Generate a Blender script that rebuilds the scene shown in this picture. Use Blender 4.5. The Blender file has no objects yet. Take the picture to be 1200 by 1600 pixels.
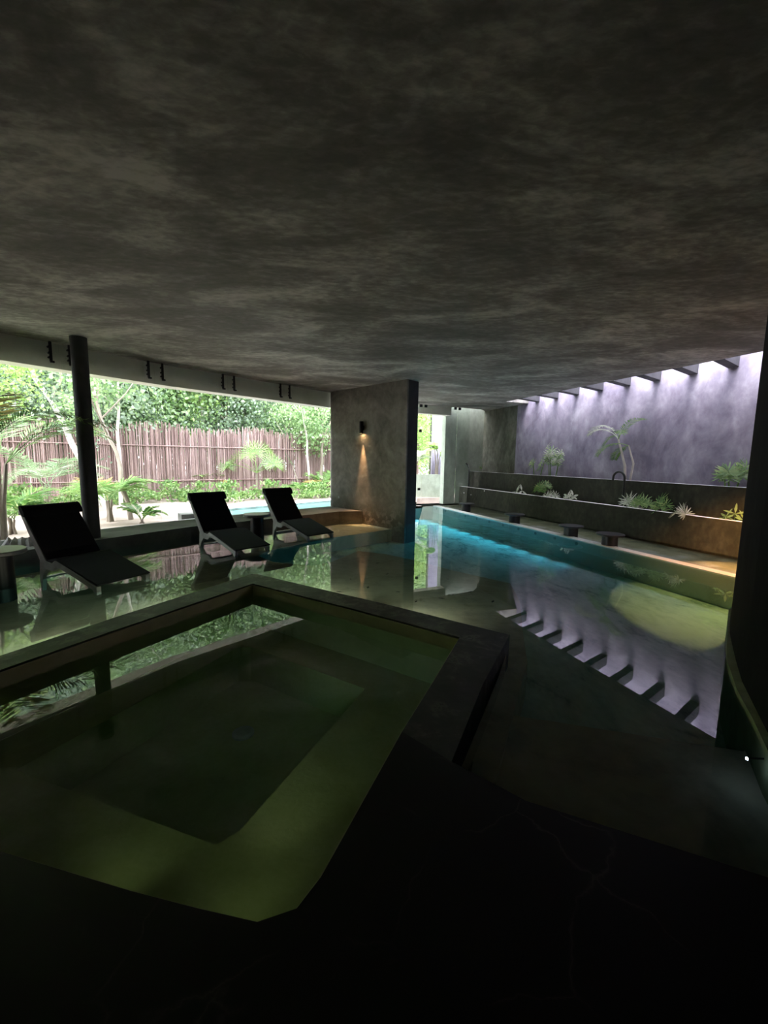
import bpy, math, random
from mathutils import Vector, Matrix
from mathutils.geometry import tessellate_polygon
import numpy as np
rnd = random.Random(7)
C = bpy.context.scene.collection
SC = bpy.context.scene
PI = math.pi

# ------------------------------------------------------------------ camera
FPX, EYE = 660.0, 1.5                       # focal length in pixels of the 1200x1600 frame, eye height above water
PITCH, ROLL = math.atan(83/660.0), math.radians(0.9)
cam_d = bpy.data.cameras.new('camera'); cam = bpy.data.objects.new('camera', cam_d); C.objects.link(cam)
cam_d.sensor_fit = 'VERTICAL'; cam_d.sensor_height = 24.0; cam_d.lens = 24.0*FPX/1600.0
cam_d.clip_start = 0.02; cam_d.clip_end = 300
cr, sr = math.cos(ROLL), math.sin(ROLL)
_f = Vector((0, math.cos(PITCH), -math.sin(PITCH))); _u = Vector((0, math.sin(PITCH), math.cos(PITCH))); _r = Vector((1, 0, 0))
right = _r*cr + _u*sr; up = _u*cr - _r*sr
cam.matrix_world = Matrix(((right.x, up.x, -_f.x, 0), (right.y, up.y, -_f.y, 0), (right.z, up.z, -_f.z, EYE), (0, 0, 0, 1)))
SC.camera = cam

# ------------------------------------------------------------------ world, sun, exposure
w = bpy.data.worlds.new('overcast'); SC.world = w; w.use_nodes = True
bg = w.node_tree.nodes['Background']; bg.inputs[0].default_value = (0.90, 0.90, 1.0, 1); bg.inputs[1].default_value = 3.2
sun_d = bpy.data.lights.new('sun', 'SUN'); sun_d.energy = 1.6; sun_d.angle = math.radians(25); sun_d.color = (1, .97, .92)
sun = bpy.data.objects.new('sun', sun_d); C.objects.link(sun); sun.rotation_euler = (math.radians(25), math.radians(-28), 0); sun.location = (-10, 5, 20)
SC.view_settings.view_transform = 'Standard'; SC.view_settings.look = 'None'; SC.view_settings.gamma = 1
SC.view_settings.use_curve_mapping = False; SC.view_settings.exposure = 2.1
cy = SC.cycles
cy.max_bounces = 10; cy.diffuse_bounces = 5; cy.glossy_bounces = 5; cy.transmission_bounces = 6; cy.transparent_max_bounces = 16
cy.use_denoising = True; cy.caustics_reflective = True; cy.caustics_refractive = False
cy.sample_clamp_indirect = 8

# ------------------------------------------------------------------ sight-line helpers (survey of the place)
def ray(x, y):
    u = (x-600)/FPX; v = (800-y)/FPX
    return _f + right*u + up*v
def G(x, y, z=0.0):
    r = ray(x, y); t = (z-EYE)/r.z
    return Vector((r.x*t, r.y*t, z))
NV = Vector((.937, .35, 0)); DV = Vector((-.35, .937, 0))
def N(off, s, z=0.0): return Vector((NV.x*off+DV.x*s, NV.y*off+DV.y*s, z))
def W(x, y, off):
    r = ray(x, y); t = off/(r.x*NV.x+r.y*NV.y)
    return Vector((r.x*t, r.y*t, EYE+r.z*t))
def hit(x, y, A, B):
    r = ray(x, y); dx, dy = B[0]-A[0], B[1]-A[1]; nx, ny = dy, -dx
    t = (A[0]*nx+A[1]*ny)/(r.x*nx+r.y*ny)
    return Vector((r.x*t, r.y*t, EYE+r.z*t))

# ------------------------------------------------------------------ materials
def mat(name, build):
    m = bpy.data.materials.new(name); m.use_nodes = True; nt = m.node_tree; nt.nodes.clear()
    out = nt.nodes.new('ShaderNodeOutputMaterial'); build(nt, out, m); return m
def nd(nt, t, **k):
    n = nt.nodes.new(t)
    for a, b in k.items(): setattr(n, a, b)
    return n
def coords(nt, scale=(1, 1, 1), rot=(0, 0, 0)):
    g = nd(nt, 'ShaderNodeNewGeometry'); mp = nd(nt, 'ShaderNodeMapping')
    nt.links.new(g.outputs['Position'], mp.inputs[0]); mp.inputs['Scale'].default_value = scale; mp.inputs['Rotation'].default_value = rot
    return mp.outputs[0]
def noise(nt, vec, scale, detail=4, rough=.55, dist=0):
    n = nd(nt, 'ShaderNodeTexNoise'); n.inputs['Scale'].default_value = scale; n.inputs['Detail'].default_value = detail
    n.inputs['Roughness'].default_value = rough; n.inputs['Distortion'].default_value = dist
    nt.links.new(vec, n.inputs['Vector']); return n.outputs['Fac']
def ramp(nt, fac, stops):
    r = nd(nt, 'ShaderNodeValToRGB'); e = r.color_ramp.elements
    while len(e) < len(stops): e.new(0.5)
    for i, (p, c) in enumerate(stops): e[i].position = p; e[i].color = (*c, 1) if len(c) == 3 else c
    nt.links.new(fac, r.inputs[0]); return r.outputs[0]
def mixc(nt, a, b, fac, mode='MIX'):
    m = nd(nt, 'ShaderNodeMix', data_type='RGBA', blend_type=mode)
    for k, v in ((0, fac), (6, a), (7, b)):
        if isinstance(v, (int, float)): m.inputs[k].default_value = v
        elif isinstance(v, tuple): m.inputs[k].default_value = (*v, 1)
        else: nt.links.new(v, m.inputs[k])
    return m.outputs[2]
def pbsdf(nt, out, col, rough=.8, bump=None, bstr=.3, bdist=.02, spec=.3, metallic=0):
    p = nd(nt, 'ShaderNodeBsdfPrincipled'); p.inputs['Roughness'].default_value = rough
    p.inputs['Specular IOR Level'].default_value = spec; p.inputs['Metallic'].default_value = metallic
    if isinstance(col, tuple): p.inputs['Base Color'].default_value = (*col, 1)
    else: nt.links.new(col, p.inputs['Base Color'])
    if bump is not None:
        b = nd(nt, 'ShaderNodeBump'); b.inputs['Strength'].default_value = bstr; b.inputs['Distance'].default_value = bdist
        nt.links.new(bump, b.inputs['Height']); nt.links.new(b.outputs[0], p.inputs['Normal'])
    nt.links.new(p.outputs[0], out.inputs[0]); return p
def concrete(name, stops, scale=.9, stretch=(1, 1, 1), rough=.75, rot=0.0, spec=.3, bstr=.25, fine=9):
    def b(nt, out, m):
        v = coords(nt, stretch, (0, 0, rot)); a = noise(nt, v, scale, 7, .62, .6); c = noise(nt, v, fine, 5, .6, .3)
        f = mixc(nt, a, c, .3); col = ramp(nt, f, stops); pbsdf(nt, out, col, rough, f, bstr, .03, spec)
    return mat(name, b)
def plain(name, col, rough=.6, spec=.3, metallic=0, var=.25, scale=6):
    def b(nt, out, m):
        v = coords(nt); a = noise(nt, v, scale, 4)
        lo = tuple(x*(1-var) for x in col); hi = tuple(min(1, x*(1+var)) for x in col)
        pbsdf(nt, out, ramp(nt, a, [(.3, lo), (.7, hi)]), rough, a, .1, .01, spec, metallic)
    return mat(name, b)
M = {}
M['ceil'] = concrete('trowelled_ceiling', [(.38, (.15, .145, .132)), (.47, (.22, .21, .197)), (.53, (.32, .305, .285)), (.63, (.58, .56, .53))], .75, (1.0, 1.9, 1), .8, math.radians(-35))
M['beam'] = concrete('beam_concrete', [(.3, (.62, .61, .55)), (.7, (.82, .80, .73))], 1.2, (1, 1, 1.5))
M['dark'] = concrete('dark_concrete', [(.3, (.035, .037, .038)), (.7, (.085, .088, .09))], 1.5)
M['black_wall'] = concrete('black_plaster', [(.3, (.012, .012, .013)), (.7, (.03, .03, .03))], 2.5, rough=.9, spec=.1)
M['curb'] = concrete('curb_concrete', [(.3, (.06, .065, .06)), (.7, (.17, .175, .165))], 2)
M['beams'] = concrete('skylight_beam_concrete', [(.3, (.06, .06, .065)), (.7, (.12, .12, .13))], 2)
M['plinth'] = concrete('mossy_plinth', [(.3, (.20, .24, .12)), (.7, (.42, .46, .27))], 4)
def _pier(nt, out, m):
    v = coords(nt, (1, 1, 1)); a = noise(nt, v, 1.3, 8, .65, .8); c = noise(nt, v, 7, 6, .6, .4)
    f = mixc(nt, a, c, .35); col = ramp(nt, f, [(.34, (.15, .14, .125)), (.5, (.25, .235, .21)), (.62, (.35, .33, .29)), (.72, (.5, .47, .42))])
    g = nd(nt, 'ShaderNodeSeparateXYZ'); gm = nd(nt, 'ShaderNodeNewGeometry'); nt.links.new(gm.outputs[0], g.inputs[0])
    mr = nd(nt, 'ShaderNodeMapRange'); nt.links.new(g.outputs[2], mr.inputs[0]); mr.inputs[1].default_value = .02; mr.inputs[2].default_value = .5; mr.inputs[3].default_value = 1; mr.inputs[4].default_value = 0
    mm = nd(nt, 'ShaderNodeMath', operation='MULTIPLY'); nt.links.new(mr.outputs[0], mm.inputs[0]); nt.links.new(ramp(nt, c, [(.42, (0, 0, 0)), (.5, (1, 1, 1))]), mm.inputs[1])
    col = mixc(nt, col, (.10, .10, .08), mm.outputs[0]); pbsdf(nt, out, col, .8, f, .3, .03, .25)
M['pier'] = mat('stained_pier_plaster', _pier)
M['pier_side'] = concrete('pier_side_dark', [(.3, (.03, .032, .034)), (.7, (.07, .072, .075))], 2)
M['lavender'] = concrete('lavender_grey_plaster', [(.38, (.19, .165, .235)), (.48, (.28, .255, .345)), (.54, (.35, .32, .42)), (.64, (.50, .47, .58))], 1.1, (1, 1, .7), .85, fine=5)
M['dark_green_wall'] = concrete('dark_green_plaster', [(.36, (.05, .055, .04)), (.5, (.11, .115, .09)), (.64, (.2, .2, .17))], 1.3, (1, 1, .6))  # darker, greener plaster for the far stretch of the courtyard wall
M['green_wall'] = concrete('green_grey_plaster', [(.3, (.20, .23, .19)), (.7, (.42, .46, .40))], 1.5, (1, 1, .6))
def _planter(nt, out, m):
    v = coords(nt, (1, 1, .7)); a = noise(nt, v, 1.6, 8, .6, .5); c = noise(nt, v, 12, 4)
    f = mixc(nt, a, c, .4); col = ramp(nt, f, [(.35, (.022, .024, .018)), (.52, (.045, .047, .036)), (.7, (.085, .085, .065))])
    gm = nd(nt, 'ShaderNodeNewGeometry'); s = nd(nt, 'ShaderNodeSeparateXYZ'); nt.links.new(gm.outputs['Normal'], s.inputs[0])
    col = mixc(nt, col, (.88, .87, .88), s.outputs[2]); pbsdf(nt, out, col, .7, f, .2, .02, .3)  # upward faces painted near white, as wall tops catching the skylight
M['planter'] = mat('planter_concrete', _planter)
def _ledge(nt, out, m):
    v = coords(nt); a = noise(nt, v, 2.5, 7, .6, .4)
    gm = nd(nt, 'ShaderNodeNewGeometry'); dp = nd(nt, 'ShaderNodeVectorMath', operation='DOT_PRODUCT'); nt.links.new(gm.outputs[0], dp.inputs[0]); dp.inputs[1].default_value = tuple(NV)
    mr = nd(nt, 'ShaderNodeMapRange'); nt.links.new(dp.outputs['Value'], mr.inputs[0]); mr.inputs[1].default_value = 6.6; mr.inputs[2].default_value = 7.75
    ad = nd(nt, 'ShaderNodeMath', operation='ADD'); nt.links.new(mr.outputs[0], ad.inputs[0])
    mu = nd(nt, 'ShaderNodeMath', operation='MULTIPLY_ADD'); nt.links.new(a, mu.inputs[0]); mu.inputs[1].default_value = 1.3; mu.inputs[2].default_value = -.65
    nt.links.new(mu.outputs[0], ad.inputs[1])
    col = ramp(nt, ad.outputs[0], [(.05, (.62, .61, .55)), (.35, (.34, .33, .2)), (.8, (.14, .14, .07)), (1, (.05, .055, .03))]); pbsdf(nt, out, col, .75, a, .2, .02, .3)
M['ledge'] = mat('mossy_cream_ledge', _ledge)
M['lip'] = concrete('ledge_lip', [(.3, (.80, .80, .78)), (.7, (.92, .91, .90))], 3)
M['sand'] = concrete('sandy_pool_floor', [(.36, (.46, .37, .27)), (.5, (.66, .54, .40)), (.64, (.76, .65, .5))], 1.5, (1, 1, 1), .9)
M['deep'] = concrete('pale_pool_floor', [(.38, (.30, .36, .34)), (.46, (.62, .66, .60)), (.6, (.84, .86, .80))], 1.4, (1.5, .8, 1), .9)  # blotches in the floor colour stand in for rippled light and debris streaks
M['tub'] = concrete('olive_tub_plaster', [(.3, (.42, .44, .17)), (.7, (.62, .62, .3))], 3, fine=30)
M['tub_wall'] = concrete('cream_tub_plaster', [(.3, (.50, .47, .25)), (.7, (.72, .67, .40))], 3)
def _rim(nt, out, m):
    v = coords(nt); a = noise(nt, v, 3.2, 8, .62, .7); c = noise(nt, v, 14, 4)
    f = mixc(nt, a, c, .3); col = ramp(nt, f, [(.4, (.022, .022, .018)), (.52, (.05, .05, .04)), (.585, (.13, .125, .10)), (.61, (.04, .04, .03)), (.7, (.25, .24, .22))])
    pbsdf(nt, out, col, .55, f, .35, .02, .35)
M['rim'] = mat('worn_stone_rim', _rim)
def _marble(nt, out, m):
    v = coords(nt, (1, 1, 1)); n = nd(nt, 'ShaderNodeTexNoise'); nt.links.new(v, n.inputs['Vector']); n.inputs['Scale'].default_value = 3; n.inputs['Detail'].default_value = 6
    mx = nd(nt, 'ShaderNodeMix', data_type='VECTOR'); mx.inputs[0].default_value = .22; nt.links.new(v, mx.inputs[4]); nt.links.new(n.outputs['Color'], mx.inputs[5])
    vo = nd(nt, 'ShaderNodeTexVoronoi', feature='DISTANCE_TO_EDGE'); vo.inputs['Scale'].default_value = 3.2; nt.links.new(mx.outputs[1], vo.inputs['Vector'])
    vein = ramp(nt, vo.outputs['Distance'], [(0, (1, 1, 1)), (.006, (.4, .4, .4)), (.02, (0, 0, 0))])
    msk = ramp(nt, noise(nt, v, 2.3, 3), [(.45, (0, 0, 0)), (.62, (1, 1, 1))])
    col = mixc(nt, (.010, .008, .008), (.06, .048, .046), mixc(nt, vein, msk, 1.0, 'MULTIPLY'))
    pbsdf(nt, out, col, .45, noise(nt, v, 5, 4), .08, .01, .2)
M['marble'] = mat('black_marble', _marble)
M['black'] = plain('black_metal', (.012, .012, .013), .4, .4)
M['sling'] = plain('black_sling_fabric', (.008, .008, .009), .9, .1, scale=200)
M['cover'] = plain('charcoal_woven_panel', (.013, .016, .016), .9, .12, scale=150)
M['frame'] = plain('grey_moulded_frame', (.25, .25, .235), .6, .3)
M['tabletop'] = plain('dark_stone_top', (.10, .105, .11), .35, .5)
M['stool'] = plain('black_stone', (.03, .027, .032), .4, .5)
M['gravel'] = concrete('pink_beige_sand', [(.3, (.30, .23, .205)), (.7, (.50, .41, .375))], 1.2, fine=22)
M['soil'] = concrete('dark_soil', [(.3, (.02, .018, .012)), (.7, (.07, .055, .04))], 8)
M['stone'] = concrete('pale_stone', [(.3, (.30, .30, .30)), (.7, (.6, .6, .6))], 5)
M['bark'] = concrete('grey_brown_bark', [(.3, (.16, .13, .10)), (.7, (.36, .31, .26))], 4, (1, 1, .4))
M['palebark'] = concrete('pale_bark', [(.3, (.38, .34, .30)), (.7, (.75, .70, .66))], 4, (1, 1, .4))
M['poolrim'] = plain('white_pool_rim', (.75, .75, .76), .6)
M['poolwater'] = plain('turquoise_pool_tile', (.13, .28, .27), .3, .5, scale=3)
def _stick(nt, out, m):
    g = nd(nt, 'ShaderNodeNewGeometry'); r = ramp(nt, g.outputs['Random Per Island'], [(0, (.18, .12, .112)), (.5, (.33, .24, .23)), (1, (.49, .385, .375))])
    v = coords(nt, (1, 1, .3)); c = ramp(nt, noise(nt, v, 3, 4), [(.3, (.65, .6, .58)), (.7, (1.1, 1.05, 1.05))])
    pbsdf(nt, out, mixc(nt, r, c, 1.0, 'MULTIPLY'), .9)
M['stick'] = mat('weathered_sticks', _stick)
def leafmat(name, a, b, trans=.45, var=None):
    def bd(nt, out, m):
        g = nd(nt, 'ShaderNodeNewGeometry'); c = ramp(nt, g.outputs['Random Per Island'], [(0, a), (.5, b)] + ([(1, var)] if var else []))
        d = nd(nt, 'ShaderNodeBsdfDiffuse'); t = nd(nt, 'ShaderNodeBsdfTranslucent'); mx = nd(nt, 'ShaderNodeMixShader'); mx.inputs[0].default_value = trans
        gl = nd(nt, 'ShaderNodeBsdfGlossy'); gl.inputs['Roughness'].default_value = .45; m2 = nd(nt, 'ShaderNodeMixShader'); m2.inputs[0].default_value = .06
        nt.links.new(c, d.inputs[0]); nt.links.new(c, t.inputs[0]); nt.links.new(d.outputs[0], mx.inputs[1]); nt.links.new(t.outputs[0], mx.inputs[2])
        nt.links.new(mx.outputs[0], m2.inputs[1]); nt.links.new(gl.outputs[0], m2.inputs[2]); nt.links.new(m2.outputs[0], out.inputs[0])
    return mat(name, bd)
M['leaf1'] = leafmat('bright_tree_leaves', (.12, .22, .08), (.27, .42, .18), .5, (.42, .56, .28))
M['leaf2'] = leafmat('grey_green_leaves', (.13, .20, .12), (.26, .36, .25), .5, (.40, .49, .36))
M['leaf3'] = leafmat('yellow_green_leaves', (.24, .40, .10), (.40, .58, .18), .5, (.50, .66, .26))
M['palm'] = leafmat('palm_fronds', (.10, .22, .06), (.22, .38, .12), .45, (.36, .50, .18))
M['palm_dry'] = leafmat('dry_fronds', (.35, .25, .08), (.5, .4, .15), .4)
M['palm_pale'] = leafmat('pale_fronds', (.30, .36, .24), (.55, .60, .46), .35, (.7, .72, .66))
M['fan_green'] = leafmat('vivid_fan_leaves', (.10, .22, .04), (.20, .38, .08), .45, (.30, .48, .13))
M['palm_soft'] = leafmat('soft_green_fronds', (.16, .26, .13), (.28, .40, .22), .4, (.42, .5, .34))
M['palm_dark'] = leafmat('deep_green_fronds', (.05, .14, .03), (.12, .26, .06), .4, (.3, .4, .12))
def _water(strength_far, near=.02, DENS=.75):
    def b(nt, out, m):
        fr = nd(nt, 'ShaderNodeFresnel'); fr.inputs['IOR'].default_value = 1.5
        tr = nd(nt, 'ShaderNodeBsdfTransparent'); gl = nd(nt, 'ShaderNodeBsdfGlossy'); gl.inputs['Roughness'].default_value = 0.0
        mx = nd(nt, 'ShaderNodeMixShader'); nt.links.new(fr.outputs[0], mx.inputs[0]); nt.links.new(tr.outputs[0], mx.inputs[1]); nt.links.new(gl.outputs[0], mx.inputs[2])
        v = coords(nt); n1 = noise(nt, coords(nt, (1, 1, 1)), 3.6, 3, .5, .4)
        # ripple bump strongest at an arbitrary point near the ledge, fading to calm water
        g = nd(nt, 'ShaderNodeNewGeometry'); ds = nd(nt, 'ShaderNodeVectorMath', operation='DISTANCE'); mp = nd(nt, 'ShaderNodeMapping'); nt.links.new(g.outputs[0], mp.inputs[0]); mp.inputs['Rotation'].default_value = (0, 0, math.radians(-20.5)); mp.inputs['Scale'].default_value = (1.3, .42, 1)
        nt.links.new(mp.outputs[0], ds.inputs[0]); ds.inputs[1].default_value = RIP
        mr = nd(nt, 'ShaderNodeMapRange', interpolation_type='SMOOTHSTEP'); nt.links.new(ds.outputs['Value'], mr.inputs[0]); mr.inputs[1].default_value = .3; mr.inputs[2].default_value = 1.5; mr.inputs[3].default_value = strength_far; mr.inputs[4].default_value = near
        bp = nd(nt, 'ShaderNodeBump'); bp.inputs['Distance'].default_value = .03; nt.links.new(n1, bp.inputs['Height']); nt.links.new(mr.outputs[0], bp.inputs['Strength'])
        nt.links.new(bp.outputs[0], gl.inputs['Normal']); nt.links.new(bp.outputs[0], fr.inputs['Normal'])
        nt.links.new(mx.outputs[0], out.inputs[0])
        va = nd(nt, 'ShaderNodeVolumeAbsorption'); va.inputs[0].default_value = (.20, .75, .74, 1); va.inputs[1].default_value = DENS
        nt.links.new(va.outputs[0], out.inputs['Volume'])
    return b
# mapped position of the ripple centre
_a = math.radians(-20.5); _p = N(5.2, 7.6)
_sx, _sy = _p.x*1.3, _p.y*.42
RIP = (_sx*math.cos(_a)-_sy*math.sin(_a), _sx*math.sin(_a)+_sy*math.cos(_a), 0)
M['water'] = mat('pool_water', _water(.9, .003))
M['tubwater'] = mat('tub_water', _water(.0, .0, .5))
def _glass(nt, out, m):
    fr = nd(nt, 'ShaderNodeFresnel'); fr.inputs['IOR'].default_value = 1.25
    tr = nd(nt, 'ShaderNodeBsdfTransparent'); tr.inputs[0].default_value = (.96, .985, .97, 1); gl = nd(nt, 'ShaderNodeBsdfGlossy'); gl.inputs['Roughness'].default_value = 0
    mx = nd(nt, 'ShaderNodeMixShader'); nt.links.new(fr.outputs[0], mx.inputs[0]); nt.links.new(tr.outputs[0], mx.inputs[1]); nt.links.new(gl.outputs[0], mx.inputs[2]); nt.links.new(mx.outputs[0], out.inputs[0])
M['glass'] = mat('clear_glass', _glass)
def emis(name, col, s):
    def b(nt, out, m):
        e = nd(nt, 'ShaderNodeEmission'); e.inputs[0].default_value = (*col, 1); e.inputs[1].default_value = s; nt.links.new(e.outputs[0], out.inputs[0])
    return mat(name, b)
M['warm_bulb'] = emis('warm_lamp_glow', (1, .62, .28), 25)
M['cool_bulb'] = emis('cool_pool_light_glow', (.6, .75, 1), 8)

# ------------------------------------------------------------------ mesh builder
class MB:
    def __init__(s): s.v = []; s.f = []
    def add(s, vs, fs):
        o = len(s.v); s.v += [tuple(x) for x in vs]; s.f += [tuple(i+o for i in f) for f in fs]
    def box(s, c, size, rz=0.0, mtx=None):
        c = Vector(c); sx, sy, sz = (a/2 for a in size); R = mtx or Matrix.Rotation(rz, 3, 'Z')
        s.add([c + R @ Vector((x*sx, y*sy, z*sz)) for z in (-1, 1) for y in (-1, 1) for x in (-1, 1)],
              [(0, 2, 3, 1), (4, 5, 7, 6), (0, 1, 5, 4), (2, 6, 7, 3), (0, 4, 6, 2), (1, 3, 7, 5)])
    def prism(s, poly, z0, z1):
        poly = [(p[0], p[1]) for p in poly]
        a = sum(poly[i][0]*poly[(i+1) % len(poly)][1]-poly[(i+1) % len(poly)][0]*poly[i][1] for i in range(len(poly)))
        if a < 0: poly = poly[::-1]
        n = len(poly)
        if n > 8:
            tri = [tuple(t) for t in tessellate_polygon([[Vector((x, y, 0)) for x, y in poly]])]
            fix = []
            for a_, b_, c_ in tri:
                cr_ = (poly[b_][0]-poly[a_][0])*(poly[c_][1]-poly[a_][1])-(poly[b_][1]-poly[a_][1])*(poly[c_][0]-poly[a_][0])
                fix.append((a_, b_, c_) if cr_ > 0 else (a_, c_, b_))
            caps = [t[::-1] for t in fix]+[tuple(i+n for i in t) for t in fix]
        else: caps = [tuple(range(n))[::-1], tuple(range(n, 2*n))]
        s.add([(x, y, z0) for x, y in poly]+[(x, y, z1) for x, y in poly], caps+[(i, (i+1) % n, n+(i+1) % n, n+i) for i in range(n)])
    def tube(s, pts, rad, seg=8, cap=True):
        pts = [Vector(p) for p in pts]; n = len(pts)
        if not hasattr(rad, '__len__'): rad = [rad]*n
        vs = []; prev = None
        for i, p in enumerate(pts):
            t = (pts[min(i+1, n-1)]-pts[max(i-1, 0)]).normalized()
            a = prev - t*prev.dot(t) if prev is not None else t.cross(Vector((0, 0, 1)) if abs(t.z) < .9 else Vector((1, 0, 0)))
            a.normalize(); b = t.cross(a); prev = a
            vs += [p+(a*math.cos(2*PI*k/seg)+b*math.sin(2*PI*k/seg))*rad[i] for k in range(seg)]
        fs = [(i*seg+k, i*seg+(k+1) % seg, (i+1)*seg+(k+1) % seg, (i+1)*seg+k) for i in range(n-1) for k in range(seg)]
        if cap: fs += [tuple(range(seg))[::-1], tuple((n-1)*seg+k for k in range(seg))]
        s.add(vs, fs)
    def lathe(s, prof, c=(0, 0, 0), seg=32):
        n = len(prof); vs = [(c[0]+r*math.cos(2*PI*k/seg), c[1]+r*math.sin(2*PI*k/seg), c[2]+z) for r, z in prof for k in range(seg)]
        s.add(vs, [(i*seg+k, i*seg+(k+1) % seg, (i+1)*seg+(k+1) % seg, (i+1)*seg+k) for i in range(n-1) for k in range(seg)]
              + [tuple(range(seg))[::-1], tuple((n-1)*seg+k for k in range(seg))])
    def strip(s, prof, y0, y1):
        """closed profile in x,z swept along y"""
        n = len(prof); s.add([(x, y0, z) for x, z in prof]+[(x, y1, z) for x, z in prof],
              [tuple(range(n)), tuple(range(n, 2*n))[::-1]]+[(i, n+i, n+(i+1) % n, (i+1) % n) for i in range(n)])
    def blade(s, base, tip, wdt, nrm, fold=.0):
        base = Vector(base); tip = Vector(tip); t = tip-base; sd = t.cross(nrm)
        if sd.length < 1e-6: sd = Vector((1, 0, 0))
        sd = sd.normalized()*wdt; m = base+t*.42; m2 = base+t*.8
        s.add([base, m+sd, m2+sd*.6, tip, m2-sd*.6, m-sd], [(0, 1, 2, 3, 4, 5)])
    def build(s, name, m, parent=None, smooth=False, bevel=0):
        me = bpy.data.meshes.new(name); me.from_pydata(s.v, [], s.f); me.materials.append(m)
        o = bpy.data.objects.new(name, me); C.objects.link(o)
        if parent: o.parent = parent
        if smooth:
            me.polygons.foreach_set('use_smooth', [True]*len(me.polygons))
            try: me.set_sharp_from_angle(angle=math.radians(40))
            except Exception: pass
        if bevel:
            b = o.modifiers.new('bevel', 'BEVEL'); b.width = bevel; b.segments = 2; b.limit_method = 'ANGLE'
        return o
def tag(o, label=None, cat=None, group=None, kind=None):
    if label: o['label'] = label
    if cat: o['category'] = cat
    if group: o['group'] = group
    if kind: o['kind'] = kind
    return o
def empty(name, loc, rz=0.0):
    o = bpy.data.objects.new(name, None); C.objects.link(o); o.location = loc; o.rotation_euler = (0, 0, rz); o.empty_display_size = .2; return o
def copy_tree(o, parent=None):
    c = o.copy(); C.objects.link(c); c.parent = parent
    for ch in list(o.children):
        copy_tree(ch, c)
    return c
def prism(name, poly, z0, z1, m, label, cat, kind='structure', parent=None, bevel=0):
    b = MB(); b.prism(poly, z0, z1); o = b.build(name, m, parent, bevel=bevel); 
    if parent is None: tag(o, label, cat, None, kind)
    return o

# ------------------------------------------------------------------ plan of the building
CEIL = 3.25
FAC = [(-9.4, .95), (-7.4, 3.93), (-5.69, 6.48), (-4.31, 8.56), (-1.49, 11.73), (1.07, 13.9)]      # garden side line of the glass
DF = Vector((2.82, 3.17, 0)).normalized(); NF = Vector((-DF.y, DF.x, 0))                            # along and out of the garden front
FARL = [(1.07, 13.9), (3.4, 15.0)]
SLAB, WALLR = 7.87, 8.7                                                                             # skylight edge and courtyard wall
S_END = 10.85
def n2(off, s): p = N(off, s); return (p.x, p.y)
ceil_poly = FAC + [(3.3, 14.95), n2(WALLR, 13.2), n2(WALLR, S_END), n2(SLAB, S_END), n2(SLAB, -1.5), (6.8, -3.2), (-9.4, -3.2)]
prism('ceiling', ceil_poly, CEIL, CEIL+.35, M['ceil'], 'dark trowelled concrete ceiling over the whole pool hall', 'ceiling')
# downstand beam above the garden glass
b = MB(); out = []
inn = FAC[:5]; outp = [(p[0]+NF.x*.35, p[1]+NF.y*.35) for p in inn]
b.prism(inn+outp[::-1], 2.86, CEIL+.35)
tag(b.build('trim_1', M['beam']), 'grey concrete downstand beam running above the garden opening', 'beam', None, 'structure')
b = MB(); e0, e1 = Vector((*FARL[0], 0)), Vector((*FARL[1], 0)); fd = (e1-e0).normalized(); fn = Vector((-fd.y, fd.x, 0))
FA = e0-fd*.3; FB = e0+fd*1.25
b.prism([FA, FB, FB+fn*.3, FA+fn*.3], 2.98, CEIL+.35); tag(b.build('trim_2', M['beam']), 'short concrete lintel above the far glass opening', 'beam', None, 'structure')

# floors of the pool: one pale deep floor, raised sandy shelves
prism('floor', [(.5, 13.5), (-2.4, 7.3), (-2.3, 6.4), (-.8, 6.0), (.3, 6.0), (1.2, 5.2), (1.1, 4.0), (.95, 3.25), (.6, 2.5), (.42, 1.9), (.3, 1.5), (1.5, .8), (8, .8), (9.5, 4), (4.5, 16.5), (1.0, 14.0)], -1.15, -.44, M['deep'], 'pale deep floor of the indoor pool seen through teal water', 'pool floor')
deep_edge = [(.75, 13.1), (.7, 10.6), (.51, 10.2), (-1.09, 8.67), (-2.05, 7.35), (-2.1, 6.95), (-1.75, 6.55), (-1.1, 6.35), (-.83, 6.6), (-.45, 7.45), (.0, 7.25), (.48, 6.85), (1.04, 6.21), (1.73, 5.57), (1.62, 4.8), (1.40, 4.05), (1.2, 3.3), (.85, 2.55), (.6, 2.0)]
prism('floor_shelf', deep_edge + [(.42, 1.85), (.62, 2.48), (.98, 3.22), (-.7, 4.33), (-1.53, 4.84), (-2.24, 3.5), (-2.58, 2.76), (-3.38, 1.12), (-9.3, .3), (-9.2, 1.3), (-5.6, 6.6), (-4.2, 8.6), (-1.5, 11.7), (.8, 13.7)], -1.1, -.15, M['sand'], 'shallow sandy shelf of the pool around the loungers and the hot tub', 'pool shelf')
bpy.data.objects['floor_shelf'].name = 'pool_shelf'
prism('pool_step', [(.55, 2.55), (.63, 2.72), (2.17, 2.33), (2.6, 2.6), (3.2, 1.6), (1.8, .6), (.2, 1.6)], -1.1, -.2, M['sand'], 'submerged step along the black marble deck, dim under the water', 'pool step')

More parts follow.
